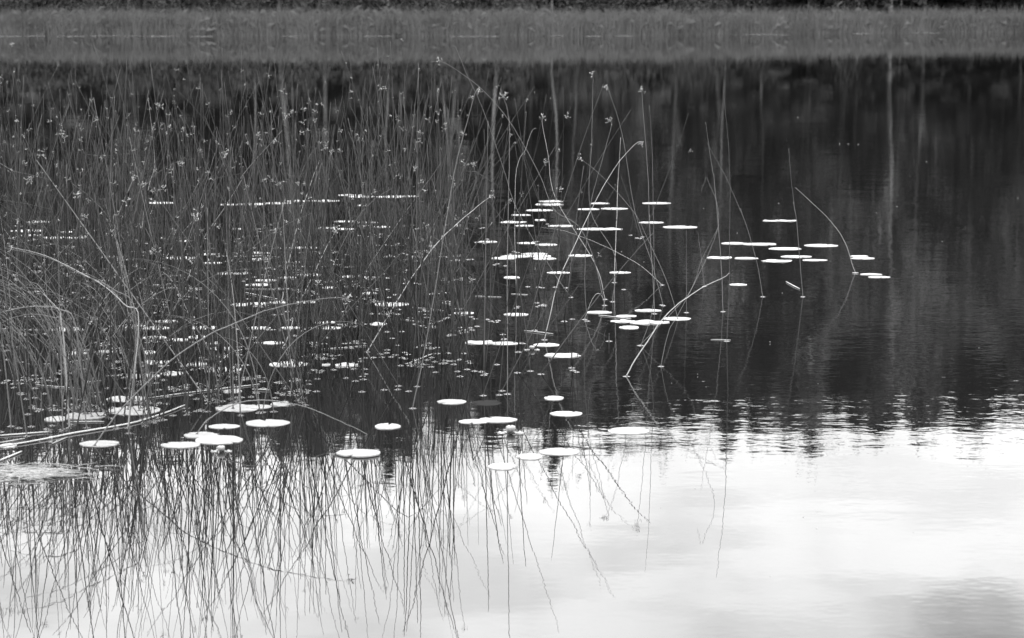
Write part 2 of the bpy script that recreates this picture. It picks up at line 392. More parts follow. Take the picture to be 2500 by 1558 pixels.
# spruces: nearer row and two behind, denser where the mirrored line is closed
tall = {1370: 1.05, 1480: 1.01, 1750: 1.03, 1855: 1.03, 1935: 1.03, 740: 1.04, 930: 1.10, 230: 1.06, 40: 1.04, 420: 1.03, 2150: .99, 2400: 1.05, 2088: .98, 2112: .965, 1690: .97, 2050: .97, 560: 1.0, 1200: .97, 1620: .98, 2290: .98}
k = 0
for px_, s in tall.items():
    y = 110 + rt.uniform(-1.5, 2.5); X = (px_-1250)/F_PX*y*1.011; y = max(y, shore(X)+6)
    place_tree('spruce_tree', SPR[k % 6], X, y, s*rt.uniform(.98, 1.02), rt.uniform(0, 6.28), 'tall spruce whose tip stands above its neighbours', 'spruce tree', 'tall spruces of the far shore', .9); k += 1
for row, (y0, n, smin, smax) in enumerate([(108.5, 50, .80, .93), (115.5, 70, .93, 1.01), (124, 96, 1.03, 1.09), (137, 100, 1.14, 1.22)]):
    for i in range(n):
        X = -40 - row*3 + (84 + row*6)*(i+rt.uniform(.1, .9))/n; y = max(y0 + rt.uniform(-3, 3), shore(X)+5.5)
        nm = ['front row', 'second row', 'third row', 'back row'][row]
        lift = (1.055 if X < -1.5 else 1.025)*max(1, y/(y0+1.5))
        if row > 0 and rt.random() < (0, .30, .35, .3)[row]:
            place_tree('birch_tree', BIR[i % 4], X, y, rt.uniform(smin, smax)*lift, rt.uniform(0, 6.28), 'leafy birch in the %s of the far forest' % nm, 'birch tree', 'leafy birches in the %s of the forest' % nm)
        else:
            place_tree('spruce_tree', SPR[rt.randrange(6)], X, y, rt.uniform(smin, smax)*lift, rt.uniform(0, 6.28), 'dark spruce in the %s of the far forest' % nm, 'spruce tree', 'dark spruces in the %s of the forest' % nm, rt.uniform(.85, 1.25))
for i, (px_, H_) in enumerate([(2060,17),(2150,18),(2235,15),(2440,16.5),(2495,15),(1745,15),(1640,12),(1965,13),(1850,11.5),(1500,13),(1120,12),(800,14),(330,12),(90,15)]):
    X = (px_-1250)/F_PX*107*1.011; y = max(106.8, shore(X)+4.5); X = (px_-1250)/F_PX*y*1.011
    place_tree('birch_tree', BIRP[i % 3], X, y, H_/20.5, rt.uniform(0, 6.28), 'low leafy birch with pale grey crown before the spruces', 'birch tree', 'low leafy birches before the spruces', 1.45)
for i in range(70):
    X = -38 + 80*(i+rt.random())/70; y = shore(X) + rt.uniform(3.5, 7.5)
    place_tree('shore_bush', BSH[i % 4], X, y, rt.uniform(.6, 1.15), rt.uniform(0, 6.28), 'low dark bush between the far reeds and the forest', 'bush', 'bushes behind the far reeds', 1.25, ('stem', 'foliage'))

# ------------------------------------------------------------------ lily pads
def pad_mesh(r, rad, ragged, asp):
    """floating leaf: a disc with a notch, slightly domed, wavy rim, real thickness"""
    mb = MB(); n = 44; na = r.uniform(0, 6.28); wv = r.uniform(0, 6.28); amp = .0003 + (.0022 if ragged else .0)
    bite = [(r.uniform(0, 6.28), r.uniform(.05, .16), r.uniform(.05, .14)) for _ in range(4 if ragged else r.choice((0, 0, 1)))]
    def rim(a):
        q = (a-na) % (2*math.pi); q = min(q, 2*math.pi-q)
        rr_ = 1 - .82*max(0, 1-q/.085)**.8
        rr_ *= 1 + .025*math.sin(3*a+wv) + .018*math.sin(7*a+wv*2) + (.03*math.sin(13*a+wv) if ragged else .008*math.sin(15*a))
        for (ba, bw_, bd) in bite:
            q2 = abs((a-ba+math.pi) % (2*math.pi)-math.pi)
            if q2 < bw_*1.5: rr_ *= 1 - bd*(1-(q2/(bw_*1.5))**2)
        return rr_
    tx, ty = r.gauss(0, .002), r.gauss(0, .002)
    rings = [.28, .6, .86, .97, 1.0]; vs = [Vector((0, 0, .0012))]
    for f in rings:
        for k_ in range(n):
            a = 2*math.pi*k_/n; q = rim(a)*rad*f
            x, y = math.cos(a)*q, math.sin(a)*q*asp
            z = .0014 + tx*x + ty*y + amp*f*f*math.sin(4*a+wv) + (.0005 if f > .95 else 0) + .0003*math.sin(9*a)*f
            vs.append(Vector((x, y, max(z, .0006))))
    top_n = len(vs)
    for k_ in range(n):
        v_ = vs[top_n-n+k_]; vs.append(Vector((v_.x*.992, v_.y*.992, -.004)))
    fs = [(0, 1+k_, 1+(k_+1) % n) for k_ in range(n)]
    for j in range(len(rings)):
        o_ = 1+j*n
        for k_ in range(n): fs.append((o_+k_, o_+n+k_, o_+n+(k_+1) % n, o_+(k_+1) % n))
    mb.add(vs, fs); return mb
pads = []      # (px_left, px_right, py, ragged)
def P_(k, lst):
    for it in lst:
        x0, x1, y = it[:3]; rg = len(it) > 3
        a, yy = zc_(k, x0, y); b_, _ = zc_(k, x1, y); pads.append((a, b_, yy, rg))
P_('f', [(588,808,192,1),(560,818,222,1),(467,712,275),(340,515,319),(228,465,385,1),(372,540,417),(553,655,365,1),(680,905,419),(945,1210,448),(1120,1357,448,1),(1065,1235,211),(945,1145,265),(1160,1402,260),
 (1545,1806,210),(1517,1742,388),(1737,2047,430),(33,203,565),(388,563,577),(557,758,592),(143,380,718,1),(233,500,700),(425,670,677),(470,703,698),(530,745,720),(865,1075,692),(665,875,850),(1238,1432,849),(267,411,894),
 (268,490,1235),(1025,1260,1215),(1475,1715,1198),(1305,1488,1250),(1250,1470,1298,1),(1425,1780,1308,1),(1333,1510,1355),(1732,1988,1275)])
P_('g', [(765,925,372,1),(890,1075,371,1),(385,620,580),(590,890,587),(825,1120,629),(1150,1457,600),(248,480,712,1),(505,718,717),(935,1215,702),(755,1027,742,1),(1132,1357,735),(1577,1738,698),(1583,1796,718),(1665,1863,865),(1740,1938,890),(455,616,960)])
P_('e', [(-240,-50,222),(-70,190,218),(170,420,210),(355,580,190,1),(610,855,188,1),(850,1065,135,1),(950,1190,150),(1200,1475,150),(1440,1600,146),(1000,1130,230),(815,1030,378),(1035,1215,387),(1033,1150,418),(1175,1332,428),
 (668,850,437,1),(800,1010,448),(258,460,625),(445,657,620),(50,218,669),(36,205,724),(332,500,752),(465,697,870),(300,465,895),(870,1050,888),(1020,1198,892),(90,280,920),(0,237,962),(1070,1207,1040),(705,830,988),(0,210,1135),(180,380,1125,1),
 (440,650,1122),(1190,1497,1142),(1925,2105,1222),(1885,1980,735),(2150,2320,565),(645,825,1307),(0,228,1360),(317,515,1358),(660,880,1360),(145,345,1497),(1145,1300,1323,1)])
P_('d', [(230,460,382,1),(105,390,465),(165,390,505),(565,670,475),(390,620,527),(600,800,528,1),(1380,1615,207),(1645,1770,557),(2145,2245,447),(1530,1830,715),(1820,1995,680),(1880,2050,760),(2005,2150,856),(2140,2320,857),
 (2130,2300,1145),(1435,1640,1298),(1070,1330,1345,1),(1310,1560,1360),(1755,2010,1357),(455,780,1370),(1315,1540,1448),(1540,1740,1468),(1740,1915,1443),(1900,2095,1498)])
P_('h', [(520,800,310,1),(870,1075,292),(1270,1440,300),(1283,1560,392,1),(1725,1930,410),(1890,2230,460),(1170,1470,518),(1485,1690,495),(1945,2150,263),(990,1345,728,1),(1000,1475,835),(600,980,885,1),(415,620,912),
 (2065,2230,657),(1990,2419,812,1),(1925,2205,982),(1700,2005,1060),(1808,2235,1105),(1492,1845,1152),(742,1097,1140),(0,150,1158)])
P_('i', [(215,580,410),(690,780,415),(820,1030,415,1),(0,230,800),(230,410,775,1),(0,398,950),(1193,1425,980),(845,1243,1225),(1770,2030,755),(1968,2230,937),(2155,2497,920)])
P_('j', [(-90,180,208,1),(135,400,217),(540,775,230),(645,975,327,1),(640,813,720),(697,986,865),(1230,1600,1022),(598,958,1215),(390,615,1260),(125,375,1350)])
CL = [((0,260,530,590),'of the small far-left group'),
 ((0,1040,470,508),'of the long back row'),
 ((400,1040,508,540),'just before the long back row'),
 ((400,1040,540,575),'in the second row behind the rushes'),
 ((380,800,575,650),'in the back half of the dense rushes'),
 ((500,1020,650,715),'in the middle of the dense rushes'),
 ((500,1100,715,760),'of the row through the mid rushes'),
 ((0,1100,760,830),'in the front band of dense rushes'),
 ((1040,1400,470,520),'of the back cluster in thin rushes'),
 ((1040,1270,520,565),'of the second cluster in thin rushes'),
 ((1270,1540,520,565),'in the row of the widest overlap'),
 ((1400,1720,470,565),'right of the thin rushes'),
 ((1040,1500,565,640),'of the overlapping cluster in thin rushes'),
 ((1040,1600,640,720),'of the lone low pads in thin rushes'),
 ((1100,1380,720,790),'just behind the floating stick'),
 ((1380,1720,720,805),'of the raft under the bent stem'),
 ((1740,2030,500,640),'of the open-water group'),
 ((1740,2200,640,700),'of the far-right open-water pads'),
 ((2030,2200,600,640),'of the upper two far-right pads'),
 ((1700,1900,680,720),'alone between two leaning stems'),
 ((0,1100,830,880),'of the band at the left front'),
 ((0,700,880,955),'among the left front stems'),
 ((0,800,955,1010),'above the long floating stalk'),
 ((1100,1500,790,890),'below the floating stick'),
 ((0,800,1010,1100),'of the clear lower-left front row'),
 ((800,1500,955,1025),'where the forest reflection ends'),
 ((1500,1700,1025,1060),'at the edge of the bright sky reflection'),
 ((800,1500,1060,1150),'of the nearest pads on sky reflection'),]
def cl_of(x, y):
    for i, ((a, b_, c, d), s) in enumerate(CL):
        if a <= x < b_ and c <= y < d: return i
    return len(CL)
ORD = ['first','second','third','fourth','fifth','sixth','seventh','eighth','ninth','tenth','eleventh','twelfth','thirteenth','fourteenth','fifteenth','sixteenth','seventeenth','eighteenth','nineteenth','twentieth']
groups = {}
for pd in pads: groups.setdefault(cl_of((pd[0]+pd[1])/2, pd[2]), []).append(pd)
rp = random.Random(5); zi = 0
OCC = []
for gi, lst in sorted(groups.items()):
    lst.sort(key=lambda q: q[0]+q[1])
    place = CL[gi][1] if gi < len(CL) else 'of the stray pads outside the groups'
    for i, (x0, x1, y, rg) in enumerate(lst):
        zi += 1; lift = .00025*(zi % 5)
        if abs((x0+x1)/2-876) < 12 and abs(y-1104) < 6: lift = .006
        c = ground((x0+x1)/2, y, .003+lift); wd = (x1-x0)/F_PX*(c.y*cp+(CAM_Z)*spn)
        rad = wd/2*1.02; asp = rp.uniform(.88, 1.12)*(.66 + .15*ss((y-620)/400)) if rad > .05 else 1.1
        e = obj('lily_pad', pad_mesh(rp, rad, rg, asp).mesh('lily_pad', M['pad']), None, (c.x, c.y, lift))
        OCC.append((c.x, c.y, rad*.8))
        sz = 'small' if wd < .105 else ('broad' if wd > .17 else 'pale')
        tx = 'ragged-edged' if rg else 'smooth'
        if len(lst) == 1: lb = '%s %s lily pad %s' % (sz, tx, place.replace('of the ', 'in the ', 1) if place.startswith('of the ') else place)
        else: lb = '%s %s lily pad, %s from the left %s' % (sz, tx, ORD[i] if i < 20 else 'last', place)
        tag(e, lb, 'lily pad', 'floating lily pads')
c = ground(1188, 984); mbp = pad_mesh(rp, .06, False, 1.0)
e = obj('lily_pad', mbp.mesh('lily_pad', M['sunken']), None, (c.x, c.y, -.001)); tag(e, 'dim grey half-sunken lily pad right of the lone pad before the open stems', 'lily pad', 'floating lily pads')

# water lily buds with two small leaves
def bud(px_, py, s, label):
    c = ground(px_, py); e = empty('water_lily_bud', (c.x, c.y, 0)); mb = MB()
    for k_ in range(6):
        a = k_*math.pi/3; d = Vector((math.cos(a)*.45, math.sin(a)*.45, 1)).normalized(); ctr = Vector((math.cos(a)*.009, math.sin(a)*.009, .017))*s
        u = d.orthogonal().normalized(); v_ = d.cross(u)
        vs = []; fs = []
        for i in range(7):
            th = math.pi*i/6
            for j in range(8):
                ph = 2*math.pi*j/8
                vs.append(ctr + (d*math.cos(th)*.013 + (u*math.cos(ph)+v_*math.sin(ph))*math.sin(th)*.0085)*s)
        for i in range(6):
            for j in range(8): fs.append((i*8+j, i*8+(j+1) % 8, (i+1)*8+(j+1) % 8, (i+1)*8+j))
        mb.add(vs, fs)
    obj('petals', mb.mesh('petals', M['bud']), e)
    ms = MB(); tube(ms, [Vector((0, 0, -.03)), Vector((0, 0, .012*s))], [.004*s, .004*s], 6); obj('stalk', ms.mesh('stalk', M['stem_dark']), e)
    for sg in (-1, 1):
        ml = pad_mesh(rp, .018*s, True, .7); o_ = obj('leaf', ml.mesh('leaf', M['pad']), e, (sg*.032*s, .004, .001)); 
    tag(e, label, 'flower bud')
bud(1247, 1058, 1.0, 'pale water lily bud standing just above the bright reflection near the nearest pads')
bud(540, 1103, .75, 'small pale lily bud low on the water below the lower left pads')
bud(1299, 855, .7, 'small lily bud poking up between stems behind the ragged pad')

# ------------------------------------------------------------------ rush seed heads
def head_parts(r, k_):
    mb = MB(); n = [5, 8, 12, 7, 10, 4, 14, 6][k_ % 8]
    for b_ in range(max(2, n//2)):
        a = r.uniform(0, 6.28); el = r.uniform(-.2, .9); l = r.uniform(.006, .020)
        d = Vector((math.cos(a), math.sin(a), el)); e = d*l; z0 = Vector((0, 0, r.uniform(-.012, .012)))
        tube(mb, [Vector((0, 0, 0)), z0 + e*.6, z0 + e], [.0006]*3, 3); e = e + z0
        for j in range(3):
            c = e + Vector((r.gauss(0, .0035), r.gauss(0, .0035), r.gauss(0, .0035)))
            spikelet(mb, c, Vector((r.gauss(0, 1), r.gauss(0, 1), r.gauss(0, 1))), r.uniform(.006, .0095), r.uniform(.0014, .0025))
    return mb
rh = random.Random(11)
HEADS_MB = [head_parts(rh, k_) for k_ in range(10)]
HEADS = [h_.mesh('seed_head', M['seed']) for h_ in HEADS_MB]
MEN = MB()
def meniscus(p, r0, stretch=1.0):
    n = 12; h0 = .0052; rs = [0, .0013, .003, .0052, .0082, .012, .017]; vs = []
    for q in rs:
        for k_ in range(n):
            a = 2*math.pi*k_/n; z = h0*math.exp(-q/.0052)
            vs.append(Vector((p.x+math.cos(a)*(r0*stretch+q), p.y+math.sin(a)*(r0+q), z - (.0006 if q > .015 else 0))))
    MEN.add(vs, [(j*n+k_, (j+1)*n+k_, (j+1)*n+(k_+1) % n, j*n+(k_+1) % n) for j in range(len(rs)-1) for k_ in range(n)])

def rush(name, P, rad, mat, head=None, label='', cat='rush', group=None, hs=1.0, men=True):
    """P: world polyline from the waterline up"""
    base = P[0].copy(); loc = Vector((base.x, base.y, 0))
    Q = [p - loc for p in P]; d0 = (Q[1]-Q[0]).normalized()
    Q = [Q[0] - d0*.03] + Q; n = len(Q)
    mb = MB(); tube(mb, Q, [rad*(1-.68*(i/(n-1))**1.4) for i in range(n)], 6)
    e = empty(name, loc); obj('stem', mb.mesh('stem', mat), e)
    if head is not None:
        f, hk = head; i = min(n-2, max(1, int(f*(n-1)))); p = Q[i]; t_ = (Q[i+1]-Q[i-1]).normalized()
        h_ = obj('seed_head', HEADS[hk % 10], e, p); h_.rotation_mode = 'QUATERNION'
        h_.rotation_quaternion = t_.to_track_quat('Z', 'Y') @ Quaternion((0, 0, 1), hk*1.7); h_.scale = (hs,)*3
    tag(e, label, cat, group)
    if men: meniscus(base, rad)
    return e
def traced(segs, rad, mat, head, label, lean=0.0, n=6, cat='rush', name='rush', hs=1.0, dbase=None):
    pts = [zc_(k_, x, y) for (k_, x, y) in segs]
    b0 = ground(*pts[0]) if dbase is None else at_y(pts[0][0], pts[0][1], dbase)
    hh = max(1e-6, max(pts[0][1]-p[1] for p in pts)); P = [b0]
    for p in pts[1:]: P.append(at_y(p[0], p[1], b0.y + lean*(pts[0][1]-p[1])/hh))
    if any((P[i+1]-P[i]).length < 1e-5 for i in range(len(P)-1)): P = [P[0]] + [P[i+1] for i in range(len(P)-1) if (P[i+1]-P[i]).length > 1e-5]
    if len(P) > 2:
        P = catmull(P, n); jr = random.Random(len(label)); wb = Vector((0, 0, 0))
        for q in range(1, len(P)):
            wb = wb*.6 + Vector((jr.gauss(0, .0007), jr.gauss(0, .001), jr.gauss(0, .0005))); P[q] = P[q] + wb
    else: P = [P[0].lerp(P[1], k_/8) for k_ in range(9)]
    return rush(name, P, rad, M[mat], head, label, cat, None, hs)
TR = [
 ([('g',1618,857),('g',1590,770),('g',1530,590),('g',1440,440),('g',1340,325),('g',1200,190),('g',1090,90),('g',1063,70)], 2.0,'stem_pale',None,'pale arched stem bowing left beside the far-right pads, rightmost of all'),
 ([('g',1135,1076),('g',1110,780),('g',1080,420),('g',1050,200),('c',812,1500),('c',790,1310),('c',767,1047)], 2.0,'stem_mid',None,'near-upright bare stem in open water left of the arched one'),
 ([('g',765,1076),('g',720,810),('g',650,540),('g',560,270),('c',430,1495),('c',330,1260),('c',205,1035),('c',195,1010)], 1.9,'stem_mid',None,'curved bare stem folded at its tip, crossing the open-water pads'),
 ([('g',398,1213),('g',370,620),('g',315,0),('c',235,1230),('c',205,1040),('c',180,862)], 1.9,'stem_mid',None,'straight grey stem leaning left, just left of the folded one'),
 ([('j',2322,200),('g',455,860),('g',462,300),('c',352,1300),('c',340,1000),('c',310,670),('c',301,615)], 1.8,'stem_dark',None,'tall dark upright stem, the tallest in open water'),
 ([('j',1395,525),('j',1480,370),('j',1640,130),('f',1700,1320),('f',1830,1180),('f',1960,1080),('f',2110,980),('f',2280,905),('f',2345,860)], 3.0,'stem_pale',None,'thick pale bent stem sweeping right over the pad raft'),
 ([('f',1285,945),('f',1300,500),('f',1318,0),('b',1960,1280),('b',1983,970)], 2.4,'stem_pale',None,'straight pale upright stem with no head among the thin rushes'),
 ([('f',1725,967),('f',1550,805),('f',1340,680),('f',1080,560),('f',830,470),('f',610,435)], 1.4,'stem_pale',None,'long thin stem lying out to the left over the widest overlapping pad'),
 ([('f',1010,1285),('f',1060,1150),('f',1100,1070),('f',1130,1045),('f',1160,1060),('f',1190,1120),('f',1203,1200)], 1.8,'stem_pale',None,'small pale stem bent into a hoop above a pad'),
 ([('f',1872,1285),('f',1780,960),('f',1600,560),('f',1449,274),('b',1830,1230),('b',1670,1100)], 1.9,'stem_mid',(.97,2),'right-leaning-base stem with a seed cluster pointing left over open pads'),
 ([('f',1195,1155),('f',1100,750),('f',960,430),('b',1510,1480),('b',1420,1260),('b',1300,1030),('b',1170,820),('b',1060,690),('b',930,570),('b',740,445),('b',645,436)], 2.2,'stem_mid',(.945,6),'long stem arching far to the left with the highest seed cluster'),
 ([('f',885,1080),('f',690,800),('f',388,275),('b',1150,1180),('b',1040,860),('b',960,660),('b',900,540),('b',820,345),('b',790,325)], 1.5,'stem_mid',None,'thin headless stem reaching highest, its tip hooked over'),
 ([('j',640,188),('f',760,960),('f',900,640),('f',1070,275),('b',1770,1480),('b',1870,1290),('b',1970,1140),('b',2085,1015),('b',2125,998)], 2.3,'stem_pale',(.965,4),'pale stem slanting right with a seed cluster at its bent tip'),
 ([('f',1268,1122),('f',1290,700),('b',1765,1480),('b',1775,1000),('b',1783,600),('b',1780,515)], 2.0,'stem_mid',(.975,1),'upright stem with the topmost lone seed head right of centre'),
 ([('f',1735,1158),('f',1640,800),('b',2080,1490),('b',1990,950),('b',1905,670),('b',1877,595)], 1.9,'stem_mid',(.93,4),'stem leaning left with a seed head just right of the topmost lone head'),
 ([('f',1655,1233),('f',1612,400),('b',2180,1500),('b',2170,1200),('b',2130,680),('b',2124,625)], 2.1,'stem_mid',(.965,2),'nearly upright stem with the rightmost bright seed head'),
 ([('j',1530,240),('f',1645,1100),('f',1640,100),('b',2200,1040),('b',2180,740)], 1.5,'stem_mid',None,'thin headless stem just right of the rightmost seed head'),
 ([('f',1035,1300),('f',1010,900),('b',1760,1490),('b',1830,1200),('b',1915,880),('b',1905,855)], 2.0,'stem_mid',(.97,6),'stem leaning right with a forked seed cluster'),
 ([('f',1200,1100),('f',1100,760),('b',1520,1400),('b',1470,1100),('b',1425,870),('b',1440,820)], 2.3,'stem_pale',(.955,6),'bright stem with a broad pale seed cluster and side bract near centre'),
 ([('i',1540,820),('e',1680,1400),('b',790,1300),('b',860,1000),('b',945,680),('b',968,630)], 2.3,'stem_mid',(.965,4),'sturdy stem leaning right, its seed head at the centre of the picture'),
 ([('j',297,688),('f',300,700),('b',1195,1100),('b',1190,830),('b',1170,740),('b',1133,625)], 1.9,'stem_mid',(.93,6),'stem with a wide seed cluster right of the central head and a long bract'),
 ([('i',1120,300),('e',1430,1060),('e',1580,830),('e',1760,590),('e',1950,400),('e',2130,250),('e',2290,130)], 2.6,'stem_pale',(.985,2),'pale thick stem sweeping right with a small round seed head'),
 ([('e',860,1330),('e',1010,1020),('e',1110,840),('e',1280,580),('e',1480,290),('b',560,1360),('b',715,1145)], 2.8,'stem_mid',None,'thick broken stem slanting right, left of the pale sweeping one'),
 ([('e',335,1110),('e',370,900),('e',410,700),('e',500,330),('a',2120,1500),('a',2190,1300),('a',2253,1130)], 3.2,'stem_pale',None,'thick pale broken stem, steep, in front of the long pad row'),
 ([('i',335,260),('e',370,1500),('e',420,1350),('e',470,1180),('e',560,1000),('e',650,820),('e',740,620),('e',840,460)], 2.8,'stem_pale',(.985,3),'pale thick stem leaning right with a small fuzzy tip'),
 ([('h',870,1168),('h',1060,900),('h',1300,640),('h',1600,360),('h',1900,160),('d',2100,1350),('d',2419,1215),('e',200,1200),('e',400,1150),('e',650,1105),('e',860,1085),('e',1000,1110)], 3.0,'stem_mid',(.965,6),'long arched stem rising from a front pad and bowing right to a hanging seed cluster'),
 ([('h',1815,1062),('h',1900,940),('h',2080,820),('h',2250,760),('h',2419,745),('i',230,750),('i',400,770),('i',640,840),('i',900,950),('i',1100,1050),('i',1340,1200)], 2.6,'stem_mid',None,'low dark arch bending right and down to the water over the front pads'),
 ([('d',1350,960),('d',1500,760),('d',1680,490),('d',1860,290)], 2.0,'stem_pale',(.98,3),'short pale slanting stem in the dense rushes with a fuzzy tip'),
 ([('d',1560,1310),('d',1800,750),('d',1900,500),('d',2050,290),('d',2230,0),('a',1700,1250),('a',1800,1130),('a',1990,920)], 3.0,'stem_mid',(.975,4),'thick stem slanting right with a bent fuzzy head against the pale trunk'),
 ([('h',1380,570),('d',1060,480),('d',1100,300),('d',1225,0),('a',900,1360),('a',950,1230)], 2.2,'stem_mid',(.97,2),'thick steep stem with a tufted head in the left rushes'),
 ([('d',1290,740),('d',1330,260),('d',1390,0),('a',1090,1130),('a',1045,700)], 2.0,'stem_pale',(.96,5),'pale bright stem rising through the left rushes, kinked half way'),
 ([('d',1880,1120),('d',1760,980),('d',1600,930),('d',1400,905),('d',1200,925),('d',1050,970),('d',830,1110)], 2.0,'sedge',None,'arched sedge stem bowing left above the mid-left pads'),
 ([('d',1780,1280),('d',1650,1150),('d',1500,1100),('d',1300,1105),('d',1000,1180),('d',800,1270)], 2.0,'sedge',None,'low arched sedge stem bowing left, below its neighbour arch'),
 ([('d',1850,1100),('d',1700,930),('d',1480,800),('d',1300,740),('d',1110,737)], 2.0,'sedge',None,'upper arched sedge stem bowing left in the dense rushes'),
 ([('d',1500,1300),('d',1280,900),('d',1000,690),('d',780,570),('d',550,470),('d',250,390)], 1.9,'sedge',None,'long shallow sedge leaf reaching far left, uppermost of its kind'),
 ([('h',1180,1000),('d',1280,1300),('d',1150,1150),('d',950,970),('d',700,830),('d',400,690),('d',100,620)], 2.4,'stem_pale',None,'long pale sedge leaf bowing to the far left edge'),
 ([('h',1190,1050),('d',1250,1250),('d',1050,1010),('d',700,845),('d',420,710),('d',40,625)], 2.2,'sedge',(.985,3),'grey sedge leaf running just under the pale one to the left edge'),
 ([('h',800,1000),('d',700,1350),('d',550,1190),('d',390,1165),('d',200,1175),('d',0,1225)], 2.8,'stem_mid',None,'bent sedge leaf over the left tuft, touching the left edge'),
 ([('h',850,900),('d',600,1340),('d',500,1270),('d',300,1235),('d',120,1270),('d',0,1330)], 2.4,'stem_mid',None,'second bent sedge leaf of the left tuft'),
 ([('h',640,1000),('h',600,300),('d',560,1280),('d',540,1200),('d',400,1050)], 3.4,'stem_pale',None,'thick pale broken stalk with a bright folded tip in the left tuft'),
 ([('h',640,960),('h',610,600),('h',590,330),('h',560,130),('d',590,1330)], 3.0,'stem_mid',None,'stout upright stalk standing in the left tuft'),
 ([('b',1330,1500),('b',1235,1270),('b',1310,1050),('b',1350,930),('b',1385,903)], 1.5,'stem_pale',None,'thin pale stem hooked right at its tip near the centre'),
 ([('g',225,980),('g',200,740),('g',170,520),('g',156,465)], 1.2,'stem_mid',None,'short thin bare stem left of the open-water pads'),
 ([('g',-300,1260),('g',70,1060),('g',200,740),('g',345,450),('g',362,405)], 1.5,'stem_mid',None,'thin stem leaning right behind the bent thick stem'),
 ([('f',1950,1222),('f',1950,840),('f',1948,465)], 1.1,'stem_mid',None,'very thin upright stem right of the single open pads'),
 ([('j',1715,433),('j',1790,100),('f',1900,1190),('f',2240,440),('c',200,1270),('c',170,1290),('c',150,1358)], 1.3,'stem_mid',None,'thin stem hooked over at the top, leaning right in open water'),
 ([('j',1235,200),('j',1236,130)], 4.0,'stem_mid',None,'short upright stump poking out of the water'),
]
for ti, (segs, rad, mat, hd, label) in enumerate(TR):
    if segs[0][0] == 'b' :   # base hidden: continue straight to the water inside the thin rushes
        segs = [('f', 380, 1180)] + segs[1:]
    if ti == 43: segs = [('j', 1520, 240)] + segs[1:]
    rw = random.Random(100+ti)
    traced(segs, rad*.00084, mat, hd, label, lean=rw.uniform(-.10, .12), hs=.95, name='sedge' if mat == 'sedge' else 'rush', cat='sedge' if mat == 'sedge' else 'rush')

# ------------------------------------------------------------------ the rush stand
rs = random.Random(77)
def front(x):
    pts = [(-400, 1085), (200, 1080), (600, 1030), (1000, 985), (1250, 960), (1400, 945), (1600, 905), (1750, 860)]
    for (a, b_), (c_, d_) in zip(pts, pts[1:]):
        if x <= c_: return b_ + (d_-b_)*(x-a)/(c_-a)
    return 860
def dens(x, y):
    fy = front(x)
    if y > fy or y < 545: return 0
    v = min(1, (fy-y)/50 + .15)
    v *= .45 + .55*ss((y-545)/130)
    if x > 950: v *= max(.06, 1 - .93*ss((x-950)/560))
    if x > 1560: v *= max(0, (1720-x)/160)
    if x < 500: v *= 1.0
    return v
def gen_stem(b, r, h=None):
    H = h or min(1.36, max(.3, r.gauss(.99, .19) if r.random() < .7 else r.uniform(.3, .85)))
    az = r.uniform(0, 2*math.pi); th = abs(r.gauss(0, .19)) + (.55*r.random() if r.random() < .34 else 0)
    bend = r.gauss(.03, .07) + (r.uniform(.4, 1.3) if r.random() < .025 else 0)
    d = Vector((math.cos(az), math.sin(az)*.7, 0)); n = 9; P = [b.copy()]; p = b.copy(); seg = H/n
    kink = r.randint(4, 7) if r.random() < .05 else -1; ang = th
    for i in range(n):
        ang = th + bend*((i+1)/n)**2
        if kink > 0 and i >= kink: ang += r.uniform(1.2, 1.9) if i == kink else 1.5
        p = p + (d*math.sin(ang) + Vector((0, 0, math.cos(ang))))*seg
        if p.z < .004: break
        P.append(p.copy())
    return P, th, (1 if math.cos(az) > 0 else -1), kink
stems = []
while len(stems) < 1800:
    y_ = rs.uniform(7.6, 15.2); x_ = rs.uniform(-.30*y_, .11*y_)
    px_ = 1250 + x_/y_*F_PX*1.0; d_ = CAM_Z/y_; py_ = 779 + F_PX*math.tan(math.atan(d_)-PITCH)
    if rs.random() > dens(px_, py_): continue
    nst = rs.choice((1, 2, 3, 5, 7)) if px_ < 1150 else rs.choice((1, 1, 2, 3))
    for k_ in range(nst):
        b_ = Vector((x_+rs.gauss(0, .035), y_+rs.gauss(0, .045), 0))
        pq = 779 + F_PX*math.tan(math.atan(CAM_Z/b_.y)-PITCH)
        if pq > front(px_)+4: continue
        if any((b_.x-a)**2+(b_.y-c_)**2 < (r_*.75)**2 for a, c_, r_ in OCC) and rs.random() < .8: continue
        P, th, sgn, kk = gen_stem(b_, rs)
        stems.append((b_.y, b_, P, th, sgn, kk, px_))
stems.sort(key=lambda q: q[0])
stuff = MB(); RL = {}
def stem_rad(r): return r.uniform(.0012, .0029)
